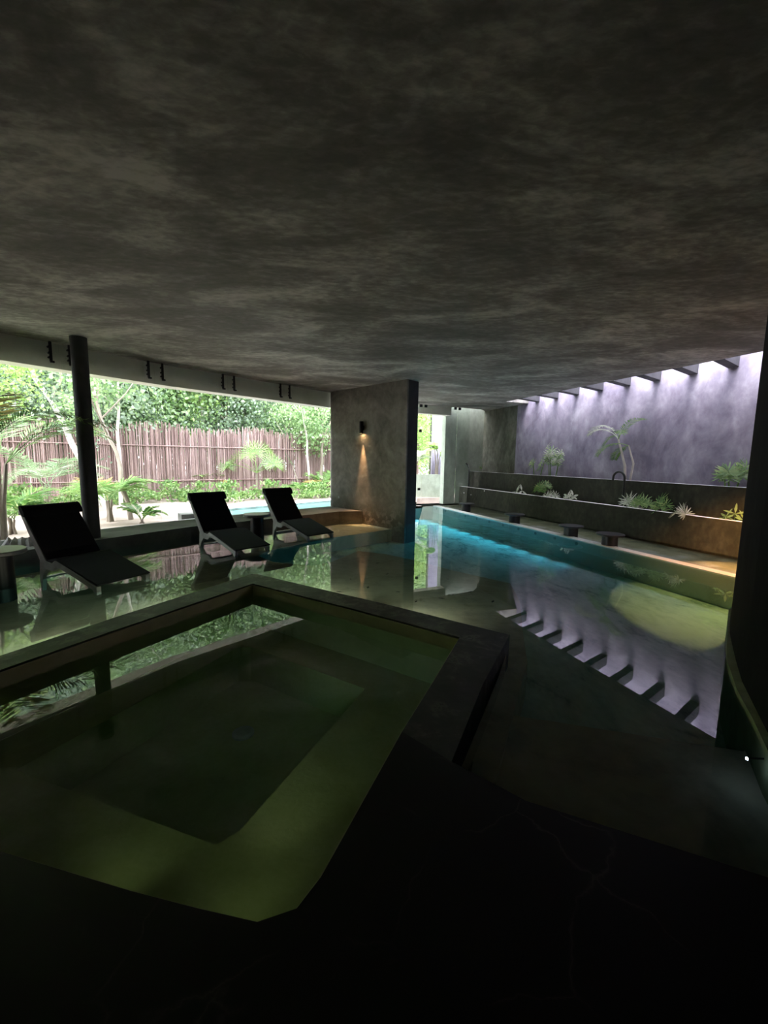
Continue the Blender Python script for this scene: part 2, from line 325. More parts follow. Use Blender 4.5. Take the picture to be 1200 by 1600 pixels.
# ledge with stools along the courtyard planter
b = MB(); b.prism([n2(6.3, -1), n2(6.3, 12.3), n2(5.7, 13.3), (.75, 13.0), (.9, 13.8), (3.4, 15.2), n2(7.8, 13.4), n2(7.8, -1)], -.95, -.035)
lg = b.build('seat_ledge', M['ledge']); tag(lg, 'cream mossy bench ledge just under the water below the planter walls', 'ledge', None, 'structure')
b = MB(); b.prism([n2(6.3, -1), n2(6.3, 12.3), n2(6.5, 12.33), n2(6.5, -1)], -.2, .012)
tag(b.build('trim_3', M['lip']), 'pale lip along the front of the mossy bench ledge', 'ledge lip', None, 'structure')

# planter walls, soils
L_END = 13.9
pw = empty('low_planter_wall', N(7.8, 6)); tag(pw, 'low dark concrete planter wall standing behind the stools', 'planter wall', None, 'structure')
def world_child(mb, name, m, parent, **k):
    o = mb.build(name, m, parent, **k); o.matrix_parent_inverse = Matrix.Identity(4)
    o.location = -Vector(parent.location); return o
b = MB(); b.prism([n2(7.75, -1), n2(7.75, L_END), n2(7.88, L_END), n2(7.88, -1)], -.3, .58); world_child(b, 'wall_slab', M['planter'], pw)
b = MB(); b.prism([n2(7.86, -1), n2(7.86, L_END), n2(8.15, L_END), n2(8.15, -1)], .2, .5); tag(world_child(b, 'soil', M['soil'], pw), 'dark planting soil')
pw2 = empty('high_planter_wall', N(8.2, 6)); tag(pw2, 'taller dark concrete planter wall directly below the lavender courtyard wall', 'planter wall', None, 'structure')
b = MB(); b.prism([n2(8.15, -1), n2(8.15, L_END), n2(8.25, L_END), n2(8.25, -1)], 0, 1.115); world_child(b, 'wall_slab', M['planter'], pw2)
b = MB(); b.prism([n2(8.25, -1), n2(8.25, L_END), n2(WALLR, L_END), n2(WALLR, -1)], .8, 1.03); tag(world_child(b, 'soil', M['soil'], pw2), 'dark planting soil')
# small pale inlet nozzles in the low wall
for x, y in ((725, 770), (736, 773), (757, 767)):
    p = W(x, y, 7.75); m_ = MB(); q = Vector((p.x, p.y, p.z)); m_.tube([q+NV*.01, q-NV*.012], .022, 12)
    world_child(m_, 'inlet_nozzle', M['stone'], pw)

# courtyard wall, beams
prism('wall_courtyard', [n2(WALLR, 11.35), n2(WALLR, 17.5), n2(WALLR+.3, 17.5), n2(WALLR+.3, 11.35)], -.3, 4.6, M['dark_green_wall'], 'dark green grey stretch of wall between the skylight and the far glass', 'wall')
prism('wall_right', [n2(WALLR, -2.2), n2(WALLR, 11.35), n2(WALLR+.3, 11.35), n2(WALLR+.3, -2.2)], -.3, 4.6, M['lavender'], 'tall lavender grey plaster courtyard wall lit from the skylight', 'wall')
b = MB(); b.prism([n2(SLAB-.25, -1.5), n2(SLAB-.25, S_END), n2(SLAB, S_END), n2(SLAB, -1.5)], CEIL+.35, CEIL+.6)
tag(b.build('trim_4', M['beams']), 'concrete upstand along the skylight opening', 'upstand', None, 'structure')
proto = None
names = ['ninth', 'eighth', 'seventh', 'sixth', 'fifth', 'fourth', 'third', 'second', 'nearest']
for i, s0 in enumerate([2.9, 3.65, 4.4, 5.16, 5.87, 6.63, 7.35, 8.1, 8.86, 9.6, 10.36]):
    root = empty('skylight_beam', N(SLAB, s0, CEIL))
    b = MB(); sh = .26; wd = .18
    P = [N(0, -sh, 0), N(WALLR-SLAB, 0, 0), N(WALLR-SLAB, wd, 0), N(0, wd-sh, 0)]
    b.prism(P, 0, .24); o = b.build('beam', M['beams'], None); C.objects.unlink(o) 
    bpy.data.objects.remove(root); o.name = 'skylight_beam'; C.objects.link(o); o.location = N(SLAB, s0, CEIL)
    lab = {0: 'concrete skylight beam behind the black curved wall, third past the frame edge', 1: 'concrete skylight beam behind the black curved wall, second past the frame edge', 2: 'concrete skylight beam hidden just behind the black curved wall'}.get(i)
    if lab is None:
        k = i-3; lab = ['short dark skylight beam nearest the black curved wall, largest of the row', 'skylight beam second from the black curved wall', 'skylight beam third from the black curved wall', 'skylight beam fourth from the black curved wall, above the arching palm', 'skylight beam fifth from the black curved wall', 'skylight beam third from the far end of the skylight', 'skylight beam second from the far end of the skylight', 'small skylight beam at the far end, farthest of the row'][k]
    tag(o, lab, 'beam', 'short beams across the skylight slot')

# far glazed end
prism('wall_back', [Vector(p) for p in ((FB+fn*.32), (Vector((*FARL[1], 0))+fd*.6+fn*.32), (Vector((*FARL[1], 0))+fd*.6+fn*.55), (FB+fn*.55))], -.3, CEIL+.35, M['green_wall'], 'grey green plaster wall behind the far glass panel', 'wall')
P1, P2 = G(655, 730, 1.1), None
q0 = Vector((1.9, 17.2, 0)); q1 = Vector((3.6, 17.6, 0))
prism('wall_far', [q0, q1, q1+Vector((0, .3, 0)), q0+Vector((0, .3, 0))], 0, 4.4, M['lavender'], 'pale lavender outside wall seen through the far glass', 'wall')
fp = empty('far_planter', (1.9, 15.6, 0)); tag(fp, 'concrete planter outside the far glass with a small green palm', 'planter', None, 'structure')
b = MB(); b.prism([(.2, 15.6), (2.5, 15.9), (2.5, 16.05), (.2, 15.75)], 0, .95); world_child(b, 'wall_slab', M['green_wall'], fp)
b = MB(); b.prism([(.2, 15.76), (2.5, 16.06), (2.5, 17.15), (.2, 17.15)], .5, .85); world_child(b, 'soil', M['soil'], fp)

# curved black wall at the right
face = [(1.75, 0.0), (1.78, .6), (1.87, 1.2), (2.0, 1.75), (2.13, 2.16), (2.24, 2.35), (2.45, 2.71), (2.65, 3.0), (2.85, 3.28), (3.025, 3.52), (3.21, 3.75), (3.54, 4.13), (4.13, 4.58), (4.9, 4.85), (6.0, 4.95), (7.9, 5.0)]
b = MB(); b.prism(face + [(7.9, -3.2), (1.75, -3.2)], -.6, CEIL+.3); cw = b.build('wall_front', M['black_wall']); tag(cw, 'black curved plaster wall filling the right edge', 'wall', None, 'structure')
base = [(1.66, 0.0), (1.68, .6), (1.75, 1.2), (1.87, 1.75), (1.99, 2.0), (2.16, 2.29), (2.32, 2.59), (2.59, 3.01), (2.87, 3.36), (3.14, 3.69), (3.50, 4.12), (4.11, 4.63), (4.9, 4.92), (6.0, 5.02), (7.9, 5.07)]
b = MB(); b.prism(base + [(7.9, -3.1), (1.7, -3.1)], -.95, .04); tag(b.build('trim_5', M['plinth']), 'narrow mossy green plinth at the foot of the black curved wall', 'plinth', None, 'structure')
# unseen sides of the hall
prism('wall_garden_added', [(-9.4, .95), (-6.75, 4.9), (-7.0, 5.1), (-9.7, 1.1)], -.3, CEIL+.35, M['dark'], 'added dark garden side wall, unseen beyond the left frame edge', 'wall')  # out of view, added to close the opening and darken the ceiling
prism('wall_left', [(-9.7, -3.4), (-9.4, -3.4), (-9.4, .95), (-9.7, .95)], -1, CEIL+.35, M['dark'], 'dark end wall of the pool hall beyond the loungers', 'wall')
prism('wall_rear', [(-9.7, -3.5), (8, -3.5), (8, -3.2), (-9.7, -3.2)], -1, CEIL+.35, M['dark'], 'dark rear wall of the pool hall', 'wall')

# pier with sconce
PL, PR, PB = Vector((-1.48, 11.6, 0)), Vector((.475, 9.6, 0)), Vector((.745, 9.9, 0))
th = PB-PR
root = empty('concrete_pier', (PL+PR)/2); tag(root, 'broad stained concrete pier carrying the warm wall lamp, mid picture', 'pier')
b = MB(); b.prism([PL, PR, PR+th*.12, PL+th*.12], -.9, CEIL); world_child(b, 'front_face', M['pier'], root)
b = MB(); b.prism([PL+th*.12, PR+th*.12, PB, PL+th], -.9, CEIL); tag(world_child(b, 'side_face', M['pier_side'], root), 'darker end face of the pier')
p = hit(530, 777, PL, PR); fnp = Vector((PR.y-PL.y, -(PR.x-PL.x), 0)).normalized(); 
if fnp.y > 0: fnp = -fnp
b = MB(); b.tube([p, p+fnp*.02], .03, 12); world_child(b, 'inlet_nozzle', M['stone'], root)
lp = hit(568, 669, PL, PR)
root = empty('wall_sconce', lp); tag(root, 'black cylinder wall lamp glowing warm downwards on the stained pier', 'lamp')
root.rotation_euler = (0, 0, 0)
c = fnp*.075
b = MB(); b.lathe([(.0, .16), (.045, .16), (.05, .155), (.05, -.13), (.046, -.13), (.046, -.10), (0, -.10)][::-1], c, 24); b.build('lamp_shade', M['black'], root, True)
b = MB(); b.box(c*.3, (.05, .05, .1), math.atan2(fnp.y, fnp.x)); b.build('wall_mount', M['black'], root)
b = MB(); b.lathe([(0, -.112), (.042, -.112), (.042, -.104), (0, -.104)], c, 20); b.build('bulb', M['warm_bulb'], root)
def spot(name, loc, aim, energy, col, size, blend=.6, rad=.03, parent=None):
    d = bpy.data.lights.new(name, 'SPOT'); d.energy = energy; d.color = col; d.spot_size = math.radians(size); d.spot_blend = blend; d.shadow_soft_size = rad
    o = bpy.data.objects.new(name, d); C.objects.link(o)
    if parent: o.parent = parent
    o.location = loc; o.rotation_euler = (Vector(aim)-Vector(loc)).to_track_quat('-Z', 'Y').to_euler(); return o
cc = Vector(c); spot('lamp_light', cc+Vector((0, 0, -.13)), cc-fnp*.012+Vector((0, 0, -2.0)), 75, (1, .55, .25), 27, .8, .02, root)
spot('lamp_light', cc+Vector((0, 0, -.13)), cc+fnp*.75+Vector((0, 0, -2.0)), 28, (1, .50, .24), 66, .7, .03, root)

# second lamp, unseen, assumed for warm glow, round the back of the curved wall
lp2 = Vector((5.2, 4.90, 1.9)); root = empty('wall_sconce', lp2); tag(root, 'assumed warm wall lamp behind the black curved wall, above the orange lit ledge', 'lamp')
b = MB(); b.lathe([(0, -.13), (.05, -.13), (.05, .15), (0, .15)], (0, .08, 0), 24); b.build('lamp_shade', M['black'], root, True)
b = MB(); b.lathe([(0, -.14), (.042, -.14), (.042, -.131), (0, -.131)], (0, .08, 0), 20); b.build('bulb', M['warm_bulb'], root)
spot('lamp_light', Vector((0, .1, -.16)), Vector((.66, 1.68, -1.85)), 190, (1, .47, .16), 58, .8, .04, root)
spot('lamp_light', Vector((-.2, .1, -.16)), Vector((-1.1, .6, -2.1)), 60, (1, .46, .13), 88, 1.0, .04, root)

# round column
root = empty('round_column', (-4.66, 6.65, 0)); tag(root, 'slim dark round column standing in the water beside the nearest lounger', 'column')
b = MB(); b.lathe([(.112, -.3), (.112, CEIL)], (0, 0, 0), 40); b.build('shaft', M['dark'], root, True)

# curb
ci = [(-8.9, -.9), (-7.2, 1.9), (-5.05, 5.40), (-4.43, 6.5), (-3.62, 7.82), (-2.68, 8.78), (-1.12, 10.45)]
prism('trim_6', ci + [(-.55, 10.6), (-1.48, 11.6), (-4.0, 9.0), (-5.75, 6.4), (-9.4, .9), (-9.3, -.9)], -.4, .18, M['curb'], 'low dark concrete curb along the garden front', 'curb')

# ------------------------------------------------------------------ hot tub and deck
outer = [(-3.42, 1.1), (-2.61, 2.76), (-2.27, 3.5), (-1.56, 4.88), (-1.48, 4.87), (-.7, 4.37), (.01, 3.92), (1.02, 3.23), (.63, 2.47), (.33, 1.79)]
inner = [(-2.95, 1.6), (-2.44, 2.56), (-2.14, 3.16), (-1.43, 4.50), (-.22, 3.73), (.61, 3.17), (.35, 2.55), (.11, 2.0), (-.19, 1.24), (-.25, 1.14), (-.36, 1.10), (-.55, 1.135), (-.79, 1.185), (-1.31, 1.31), (-2.2, 1.47)]
root = empty('hot_tub', (-1.0, 2.8, 0)); tag(root, 'sunken square hot tub with a worn dark rim in the foreground', 'hot tub')
b = MB()
rim_poly = outer + inner[:8][::-1]
b.prism(rim_poly + [], -.9, .12); rm = world_child(b, 'rim', M['rim'], root); rm['label'] = 'worn dark stone rim'
# inner walls and floors
def ringwall(poly, t, z0, z1):
    b = MB(); n = len(poly); cx = sum(p[0] for p in poly)/n; cyy = sum(p[1] for p in poly)/n
    ins = []
    for i, p in enumerate(poly):
        a = Vector(poly[i-1]); q = Vector(p); c2 = Vector(poly[(i+1) % n]); e1 = (q-a).normalized(); e2 = (c2-q).normalized()
        nn = (Vector((e1.y, -e1.x))+Vector((e2.y, -e2.x))).normalized(); 
        if nn.dot(Vector((cx, cyy))-q) < 0: nn = -nn
        ins.append(q+nn*t)
    vs = [(p[0], p[1], z0) for p in poly]+[(p[0], p[1], z1) for p in poly]+[(p[0], p[1], z0) for p in ins]+[(p[0], p[1], z1) for p in ins]
    fs = []
    for i in range(n):
        j = (i+1) % n; fs += [(i, j, n+j, n+i), (2*n+j, 2*n+i, 3*n+i, 3*n+j), (n+i, n+j, 3*n+j, 3*n+i)]
    b.add(vs, fs); return b
world_child(ringwall(inner, .012, -.6, .105), 'tub_lining', M['tub_wall'], root)
pit = [(-.13, 3.2), (-.69, 1.88), (-.78, 1.80), (-2.13, 2.26), (-1.40, 3.9), (-1.28, 3.92)]
b = MB(); n = len(inner); m_ = len(pit)
# bench floor as a ring between the inner wall and the pit
ctr = Vector((-1.0, 2.6))
def radial(poly, ang):
    d = Vector((math.cos(ang), math.sin(ang))); best = None
    for i in range(len(poly)):
        p, q = Vector(poly[i-1])-ctr, Vector(poly[i])-ctr; e = q-p; den = d.x*e.y-d.y*e.x
        if abs(den) < 1e-9: continue
        t = (p.x*e.y-p.y*e.x)/den; u = (p.x*d.y-p.y*d.x)/den
        if t > 0 and -1e-6 <= u <= 1+1e-6: best = t if best is None else min(best, t)
    return ctr+d*best
angs = sorted([math.atan2(p[1]-ctr.y, p[0]-ctr.x) for p in inner+pit]); na = len(angs)
b.add([(*radial(inner, a_), -.34) for a_ in angs]+[(*radial(pit, a_), -.34) for a_ in angs], [(i, (i+1) % na, na+(i+1) % na, na+i) for i in range(na)])
k = len(pit); b.add([(p[0], p[1], -.34) for p in pit]+[(p[0], p[1], -.68) for p in pit], [(i, (i+1) % k, k+(i+1) % k, k+i) for i in range(k)])
o = world_child(b, 'bench', M['tub'], root); tag(o, 'olive underwater bench')
b = MB(); b.prism(pit, -.75, -.68); o = world_child(b, 'pit_floor', M['tub'], root)
dc = G(380, 1147, -.68); b = MB(); b.lathe([(0, -.68), (.085, -.68), (.085, -.665), (.06, -.655), (0, -.655)], (dc.x, dc.y, 0), 24); tag(world_child(b, 'drain_cover', M['stone'], root), 'pale round drain cover')
for k, (x0, y0, lab) in enumerate([(-.50, 1.16, 'small added underwater light on the near wall of the hot tub, by its rounded corner'), (-1.1, 1.29, 'small added underwater light on the near wall of the hot tub, left of the other')]):
    lr = empty('added_tub_light', (x0, y0, -.08)); tag(lr, lab, 'tub light')  # unseen lamps added to lift the dark bench and pit
    b = MB(); b.tube([(0, -.03, 0), (0, .004, 0)], .025, 14); b.build('housing', M['stone'], lr)
    spot('lamp_light', (0, .02, 0), (-.25, 2.0, -.55), .20, (.9, 1, .55), 84, 1.0, .03, lr)
lr = empty('added_tub_light', (-.72, 1.19, -.08)); tag(lr, 'small added underwater tub light aimed across at the far cream inner wall', 'tub light')  # another unseen lamp added, brightens the far inner wall
b = MB(); b.tube([(0, -.03, 0), (0, .004, 0)], .025, 14); b.build('housing', M['stone'], lr)
spot('lamp_light', (0, .02, 0), (.7, 2.5, .12), 1.8, (1, .93, .62), 58, .9, .03, lr)
b = MB(); b.prism(inner, -.9, 0.0); o = b.build('hot_tub_water', M['tubwater']); tag(o, 'still dark green water filling the hot tub', 'water', None, 'stuff')
deck = [(.33, 1.79), (.6, 1.57), (1.32, 1.26), (1.9, .9), (1.9, -3.2), (-9.4, -3.2), (-9.4, .1), (-3.42, 1.1), (-2.95, 1.6), (-2.2, 1.47), (-1.31, 1.31), (-.79, 1.185), (-.55, 1.135), (-.36, 1.10), (-.25, 1.14), (-.19, 1.24), (.11, 2.0)]
prism('floor_deck', deck, -.9, .12, M['marble'], 'black veined marble deck in the foreground', 'deck')
bpy.data.objects['floor_deck'].name = 'marble_deck'

# pool water
wp = [(-9.3, .4), (-5.2, 5.4), (-4.5, 6.6), (-3.7, 7.9), (-2.8, 8.85), (-1.3, 10.6), (.40, 9.6), (.8, 9.8), (1.25, 13.5), (3.3, 14.7), n2(7.75, 13.2), n2(7.75, 3.4)] + [(x+.03, y-.03) for x, y in base[1:14][::-1]] + [(1.3, 1.26), (.6, 1.57), (.35, 1.8), (.8, 2.75), (1.0, 3.2), (-.7, 4.34), (-1.5, 4.84), (-2.3, 3.5), (-3.4, 1.15), (-9.3, .15)]
b = MB(); b.prism(wp, -1.1, 0); o = b.build('pool_water', M['water']); tag(o, 'mirror calm teal pool water spreading through the hall', 'water', None, 'stuff')

# underwater lights: assumed on the ledge face, visible by the curved wall
for i in range(11):  # row of unseen lamps assumed for the blue glow in the water
    s0 = 12.0-.58*i
    p = N(6.29, s0, -.06); root = empty('pool_light', p); tag(root, 'assumed small round underwater light in the face of the bench ledge under the stools', 'pool light', 'assumed underwater lights in the ledge face')
    b = MB(); b.tube([Vector((0, 0, 0)), -NV*.015], .03, 16); b.build('housing', M['stone'], root)
    spot('lamp_light', -NV*.035, -NV*2.0+Vector((0, 0, -.95)), [13, 13, 14, 15, 15, 14, 12, 10, 8, 5, 3][i], (.18, .66, 1.0), 84, 1.0, .04, root)
# unseen lights added on the outer faces of the hot tub to brighten the shelf
for k, (x0, y0, dx, dy, e, lab) in enumerate([(-.95, 4.56, .56, .83, 10, 'small added underwater light on the back face of the hot tub, nearer its left corner'), (.15, 3.86, .56, .83, 9, 'small added underwater light on the back face of the hot tub, nearer its right corner'),
        (-1.95, 4.22, -.88, .46, 11, 'small added underwater light on the left face of the hot tub, near the far corner'), (-2.42, 3.22, -.88, .46, 11, 'small added underwater light on the left face of the hot tub, near the frame edge')]):
    root = empty('pool_light', (x0, y0, -.05)); tag(root, lab, 'pool light')
    b = MB(); b.tube([(0, 0, 0), (dx*.02, dy*.02, 0)], .025, 14); b.build('housing', M['stone'], root)
    spot('lamp_light', (dx*.04, dy*.04, .0), (dx*2, dy*2, -.95), e*.8, (1, .86, .66), 108, .9, .04, root)
p = G(1167, 1185, -.03); root = empty('pool_light', p); tag(root, 'tiny bright bluish light point in the dark water by the curved wall foot', 'pool light')
b = MB(); b.lathe([(0, -.006), (.006, -.006), (.006, .004), (0, .004)], (0, 0, 0), 12); b.build('lens', M['cool_bulb'], root)
b = MB(); b.tube([(0, 0, 0), (.12, .0, -.0)], .005, 8); b.build('arm', M['black'], root)

# ------------------------------------------------------------------ glass panels
def glass_panel(A, B, z0, z1, brackets, label, style, group):
    A = Vector((A[0], A[1], 0)); B = Vector((B[0], B[1], 0)); d = (B-A).normalized(); n = Vector((-d.y, d.x, 0))
    if n.y > 0: inn = -n
    else: inn = n
    root = empty('glass_panel', (A+B)/2+Vector((0, 0, z0))); tag(root, label, 'glass panel', group)
    b = MB(); b.prism([A+d*.006-n*.005, B-d*.006-n*.005, B-d*.006+n*.005, A+d*.006+n*.005], z0, z1); world_child(b, 'pane', M['glass'], root)
    for e, s in brackets:
        P = (A+d*(.13 if style == 'strap' else .09)) if e == 'A' else (B-d*(.13 if style == 'strap' else .09))
        b = MB(); rz = math.atan2(d.y, d.x)
        if style == 'strap':
            P = P+inn*.03
            b.box(P+Vector((0, 0, CEIL-.15)), (.035, .03, .30), rz)
            b.box(P+Vector((0, 0, CEIL-.31))+inn*.015+d*.01, (.05, .045, .03), rz)
            for zz in (.09, .18, .25): b.tube([P+Vector((0, 0, CEIL-zz))-d*.03, P+Vector((0, 0, CEIL-zz))+inn*.045-d*.03], .018, 10)
            world_child(b, 'bracket', M['black'], root)
        else:
            for z in s: 
                b = MB(); b.box(P+Vector((0, 0, z)), (.085, .045, .085), rz); world_child(b, 'clamp', M['black'], root, bevel=.004)
seams = []
for x, y in ((92, 560), (240, 585), (354, 600), (442, 615)):
    A_, B_ = (FAC[2], FAC[3]) if x < 260 else (FAC[3], FAC[4])
    h = hit(x, y, A_, B_); seams.append((h.x, h.y))
ins = NF*(-.06)
def off(p): return (p[0]+ins.x, p[1]+ins.y)
panels = [((-6.75, 4.9), seams[0], ['B']), (seams[0], seams[1], ['A', 'B']), (seams[1], seams[2], ['A', 'B']), (seams[2], seams[3], ['A', 'B']), (seams[3], (-1.55, 11.6), ['A'])]
labs = ['clear garden glass panel at the left frame edge beyond the nearest lounger', 'clear garden glass panel right behind the round column', 'clear garden glass panel behind the middle lounger, left of its seam', 'clear narrow garden glass panel between the middle and farthest loungers', 'clear garden glass panel ending at the stained pier']
for (a_, b_, e), l in zip(panels, labs): glass_panel(off(a_), off(b_), .18, CEIL-.02, [(k, None) for k in e], l, 'strap', 'frameless glass along the garden front')
g0 = Vector((1.02, 13.55)); gs = hit(713, 700, (1.07, 13.6), (3.4, 14.75)); g2 = hit(660, 700, (1.07, 13.6), (3.4, 14.75))
glass_panel((.45, 13.3), (g2.x, g2.y), 0.02, CEIL-.02, [('B', (CEIL-.07, 2.4, .55))], 'sliver of clear glass beside the dark end face of the pier', 'clamp', 'frameless glass across the far end')
glass_panel((g2.x, g2.y), (gs.x, gs.y), 0.02, CEIL-.02, [('A', (CEIL-.07,)), ('B', (CEIL-.07,))], 'clear far glass panel in front of the lavender outside wall', 'clamp', 'frameless glass across the far end')
glass_panel((gs.x, gs.y), n2(7.74, 12.6), 0.02, CEIL-.02, [('A', (CEIL-.07,))], 'clear far glass panel in front of the grey green wall', 'clamp', 'frameless glass across the far end')

# ------------------------------------------------------------------ loungers
def make_lounger():
    root = empty('pool_lounger', (0, 0, 0)); wd = .31
    # moulded frame: sides
    for s in (-1, 1):
        b = MB(); y0 = s*wd; y1 = s*(wd-.05)
        prof = [(-.49, .79), (-.44, .80), (.03, .235), (.14, .225), (.22, .265), (.30, .25), (1.0, .06), (1.0, -.03), (.96, -.03), (.92, .02), (.62, .10), (.30, .175), (.22, .175), (.16, .13), (.03, .13), (-.08, .18)]
        b.strip(prof, min(y0, y1), max(y0, y1)); b.build('side_frame', M['frame'], root, bevel=.006)
        b = MB(); b.strip([(-.02, .20), (-.12, .22), (-.17, -.15), (-.11, -.15), (-.07, .05), (.03, .15)], min(y0, y1)+.002, max(y0, y1)-.002); b.build('leg', M['frame'], root, bevel=.006)
    b = MB(); b.box((-.14, 0, -.02), (.05, .56, .06)); b.build('cross_bar', M['frame'], root)
    wy = wd-.005
    b = MB(); b.strip([(-.455, .80), (.025, .235), (.045, .255), (-.435, .82)], -wy, wy); b.build('backrest', M['sling'], root, bevel=.01)
    b = MB(); b.strip([(.02, .225), (.26, .265), (.26, .285), (.02, .25)], -wy, wy); b.build('seat', M['sling'], root)
    b = MB(); b.strip([(.24, .262), (1.01, .07), (1.015, .09), (.245, .287)], -wy-.003, wy+.003); b.build('leg_panel', M['cover'], root, bevel=.004)
    b = MB(); prof = []
    for k in range(12):
        a = 2*PI*k/12; l = .085*math.cos(a); t_ = .038*math.sin(a); ux, uz = .647, -.762; prof.append((-.395+ux*l+.762*t_, .80+uz*l+.647*t_))
    b.strip(prof, -wy-.022, wy+.022); b.build('head_pillow', M['sling'], root, True)
    b = MB(); b.box((-.49, 0, .775), (.03, .62, .06)); b.build('top_bar', M['frame'], root)
    return root
proto = make_lounger()
fits = [(-3.885, 5.176, -.453, 'black sling pool lounger with grey frame, nearest and largest, left of the round column'), (-2.824, 7.19, -.70, 'black sling pool lounger in shallow water, middle one, left of the small round table'), (-1.918, 8.49, -.74, 'black sling pool lounger in shallow water, farthest, nearest the stained pier')]
for i, (x, y, a, lab) in enumerate(fits):
    o = proto if i == 0 else copy_tree(proto); o.location = (x, y, 0); o.rotation_euler = (0, 0, a); tag(o, lab, 'lounger', 'black loungers in the shallow water')

# ------------------------------------------------------------------ tables and stools
def make_table():
    root = empty('side_table', (0, 0, 0))
    b = MB(); b.lathe([(0, .385), (.235, .385), (.25, .395), (.25, .425), (.24, .435), (0, .435)], (0, 0, 0), 40); b.build('table_top', M['tabletop'], root, True)
    b = MB(); b.lathe([(.125, -.22), (.125, .0), (.12, .385)], (0, 0, 0), 32); b.build('pedestal', M['black'], root, True)
    return root
t1 = make_table(); t1.location = (*G(402, 838, 0)[:2], 0); tag(t1, 'round dark side table between the middle and farthest loungers', 'table', 'round side tables')
t2 = copy_tree(t1); p = G(3, 918, 0); t2.location = (p.x, p.y, 0); t2.scale = (1.0, 1.0, 1.0); tag(t2, 'round dark side table cut by the left edge, beside the nearest lounger', 'table', 'round side tables')
def make_stool():
    root = empty('pool_stool', (0, 0, 0))
    b = MB(); b.lathe([(0, .185), (.20, .185), (.235, .195), (.24, .21), (.235, .22), (0, .225)], (0, 0, 0), 36); b.build('seat', M['stool'], root, True)
    b = MB(); b.lathe([(.135, -.04), (.135, .19)], (0, 0, 0), 28); b.build('pedestal', M['stool'], root, True)
    return root
st = make_stool()
slabs = [((943, 853), 'mushroom shaped dark stool on the pale ledge, nearest and largest of the row'), ((883, 838), 'mushroom shaped dark stool on the pale ledge, second from the nearest'), ((796, 817), 'mushroom shaped dark stool on the pale ledge, second from the far glass'), ((722, 797.5), 'mushroom shaped dark stool on the pale ledge, smallest, by the far glass')]
for i, ((x, y), lab) in enumerate(slabs):
    o = st if i == 0 else copy_tree(st); p = G(x, y, 0); q = p+NV*.14; o.location = (q.x, q.y, 0); tag(o, lab, 'stool', 'stools along the bench ledge')

# arched black water spouts
def spout(x0, x1, y, offw, zb, label):
    a = W(x1, y, offw); r_ = (W(x0, y, offw)-a).length/2; root = empty('water_spout', (a.x, a.y, zb)); tag(root, label, 'spout', 'arched black spouts over the planters')
    d = -DV if x0 > x1 else DV; top = a.z-zb
    pts = [Vector((0, 0, 0)), Vector((0, 0, top*.5))] + [DV*(r_-r_*math.cos(t))+Vector((0, 0, top+r_*math.sin(t))) for t in [PI*k/10 for k in range(11)]] + [DV*(2*r_)+Vector((0, 0, top-.06))]
    b = MB(); b.tube(pts, .023, 12); b.build('pipe', M['black'], root, True)
    b = MB(); b.lathe([(0, 0), (.05, 0), (.05, .015), (0, .015)], (0, 0, 0), 20); b.build('flange', M['black'], root)
spout(718, 733, 738, 8.0, .5, 'arched black water spout near the far glass')
spout(958, 976, 748, 8.0, .5, 'arched black water spout in front of the arching palm')

# ------------------------------------------------------------------ plants
def frond(mb, base, az, el, length, droop, nl, ll, lw, stem_r=.008, bare=.25, vee=.5):
    pts = []; p = Vector(base); seg = 14; e = el
    for k in range(seg+1):
        pts.append(p.copy()); e_ = el - droop*(k/seg)**1.4
        p = p+Vector((math.cos(az)*math.cos(e_), math.sin(az)*math.cos(e_), math.sin(e_)))*(length/seg)
    mb.tube(pts, [stem_r*(1-.8*k/seg) for k in range(seg+1)], 4)
    for j in range(nl):
        t = bare+(1-bare)*j/(nl-1); f = t*seg; i = min(int(f), seg-1); q = pts[i].lerp(pts[i+1], f-i); tan = (pts[i+1]-pts[i]).normalized()
        side = tan.cross(Vector((0, 0, 1)))
        if side.length < .01: side = Vector((1, 0, 0))
        side.normalize(); upv = side.cross(tan)
        L = ll*(math.sin(PI*min(1, .12+.88*(t-bare)/(1-bare)))**.5*.85+.15)*rnd.uniform(.85, 1.1)
        for s in (-1, 1):
            dr = (side*s*.8+tan*.65+upv*(vee-.35)+Vector((0, 0, -.30*rnd.uniform(.5, 1.5)))).normalized()
            mb.blade(q, q+dr*L, lw*(.6+.4*L/ll), upv)
def fanleaf(mb, base, az, el, plen, R, nb, spread=PI*1.45, bw=.02, stem_r=.008, tilt=1.05):
    d = Vector((math.cos(az)*math.cos(el), math.sin(az)*math.cos(el), math.sin(el))); p1 = Vector(base)+d*plen+Vector((0, 0, -.06*plen))
    mb.tube([base, (Vector(base)+p1)/2+Vector((0, 0, .04*plen)), p1], [stem_r, stem_r*.8, stem_r*.6], 5)
    sd = d.cross(Vector((0, 0, 1))); sd = sd.normalized() if sd.length > .01 else Vector((1, 0, 0)); nrm = sd.cross(d).normalized()
    dh = Vector((d.x, d.y, 0)).normalized(); nn = (dh*math.cos(tilt*.35)+Vector((0, 0, 1))*math.sin(tilt*.35+.25)).normalized(); fw = nn.cross(sd).normalized()
    if fw.z < 0: fw = -fw
    for k in range(nb):
        a = -spread/2+spread*k/(nb-1); dr = fw*math.cos(a)+sd*math.sin(a); L = R*rnd.uniform(.85, 1.05)*(1-.25*abs(a)/(spread/2))
        dr = (dr+Vector((0, 0, -.18))+nn*.1).normalized(); mb.blade(p1, p1+dr*L, bw, nn)
def plant(name, loc, label, cat, group=None):
    r = empty(name, loc); tag(r, label, cat, group); return r
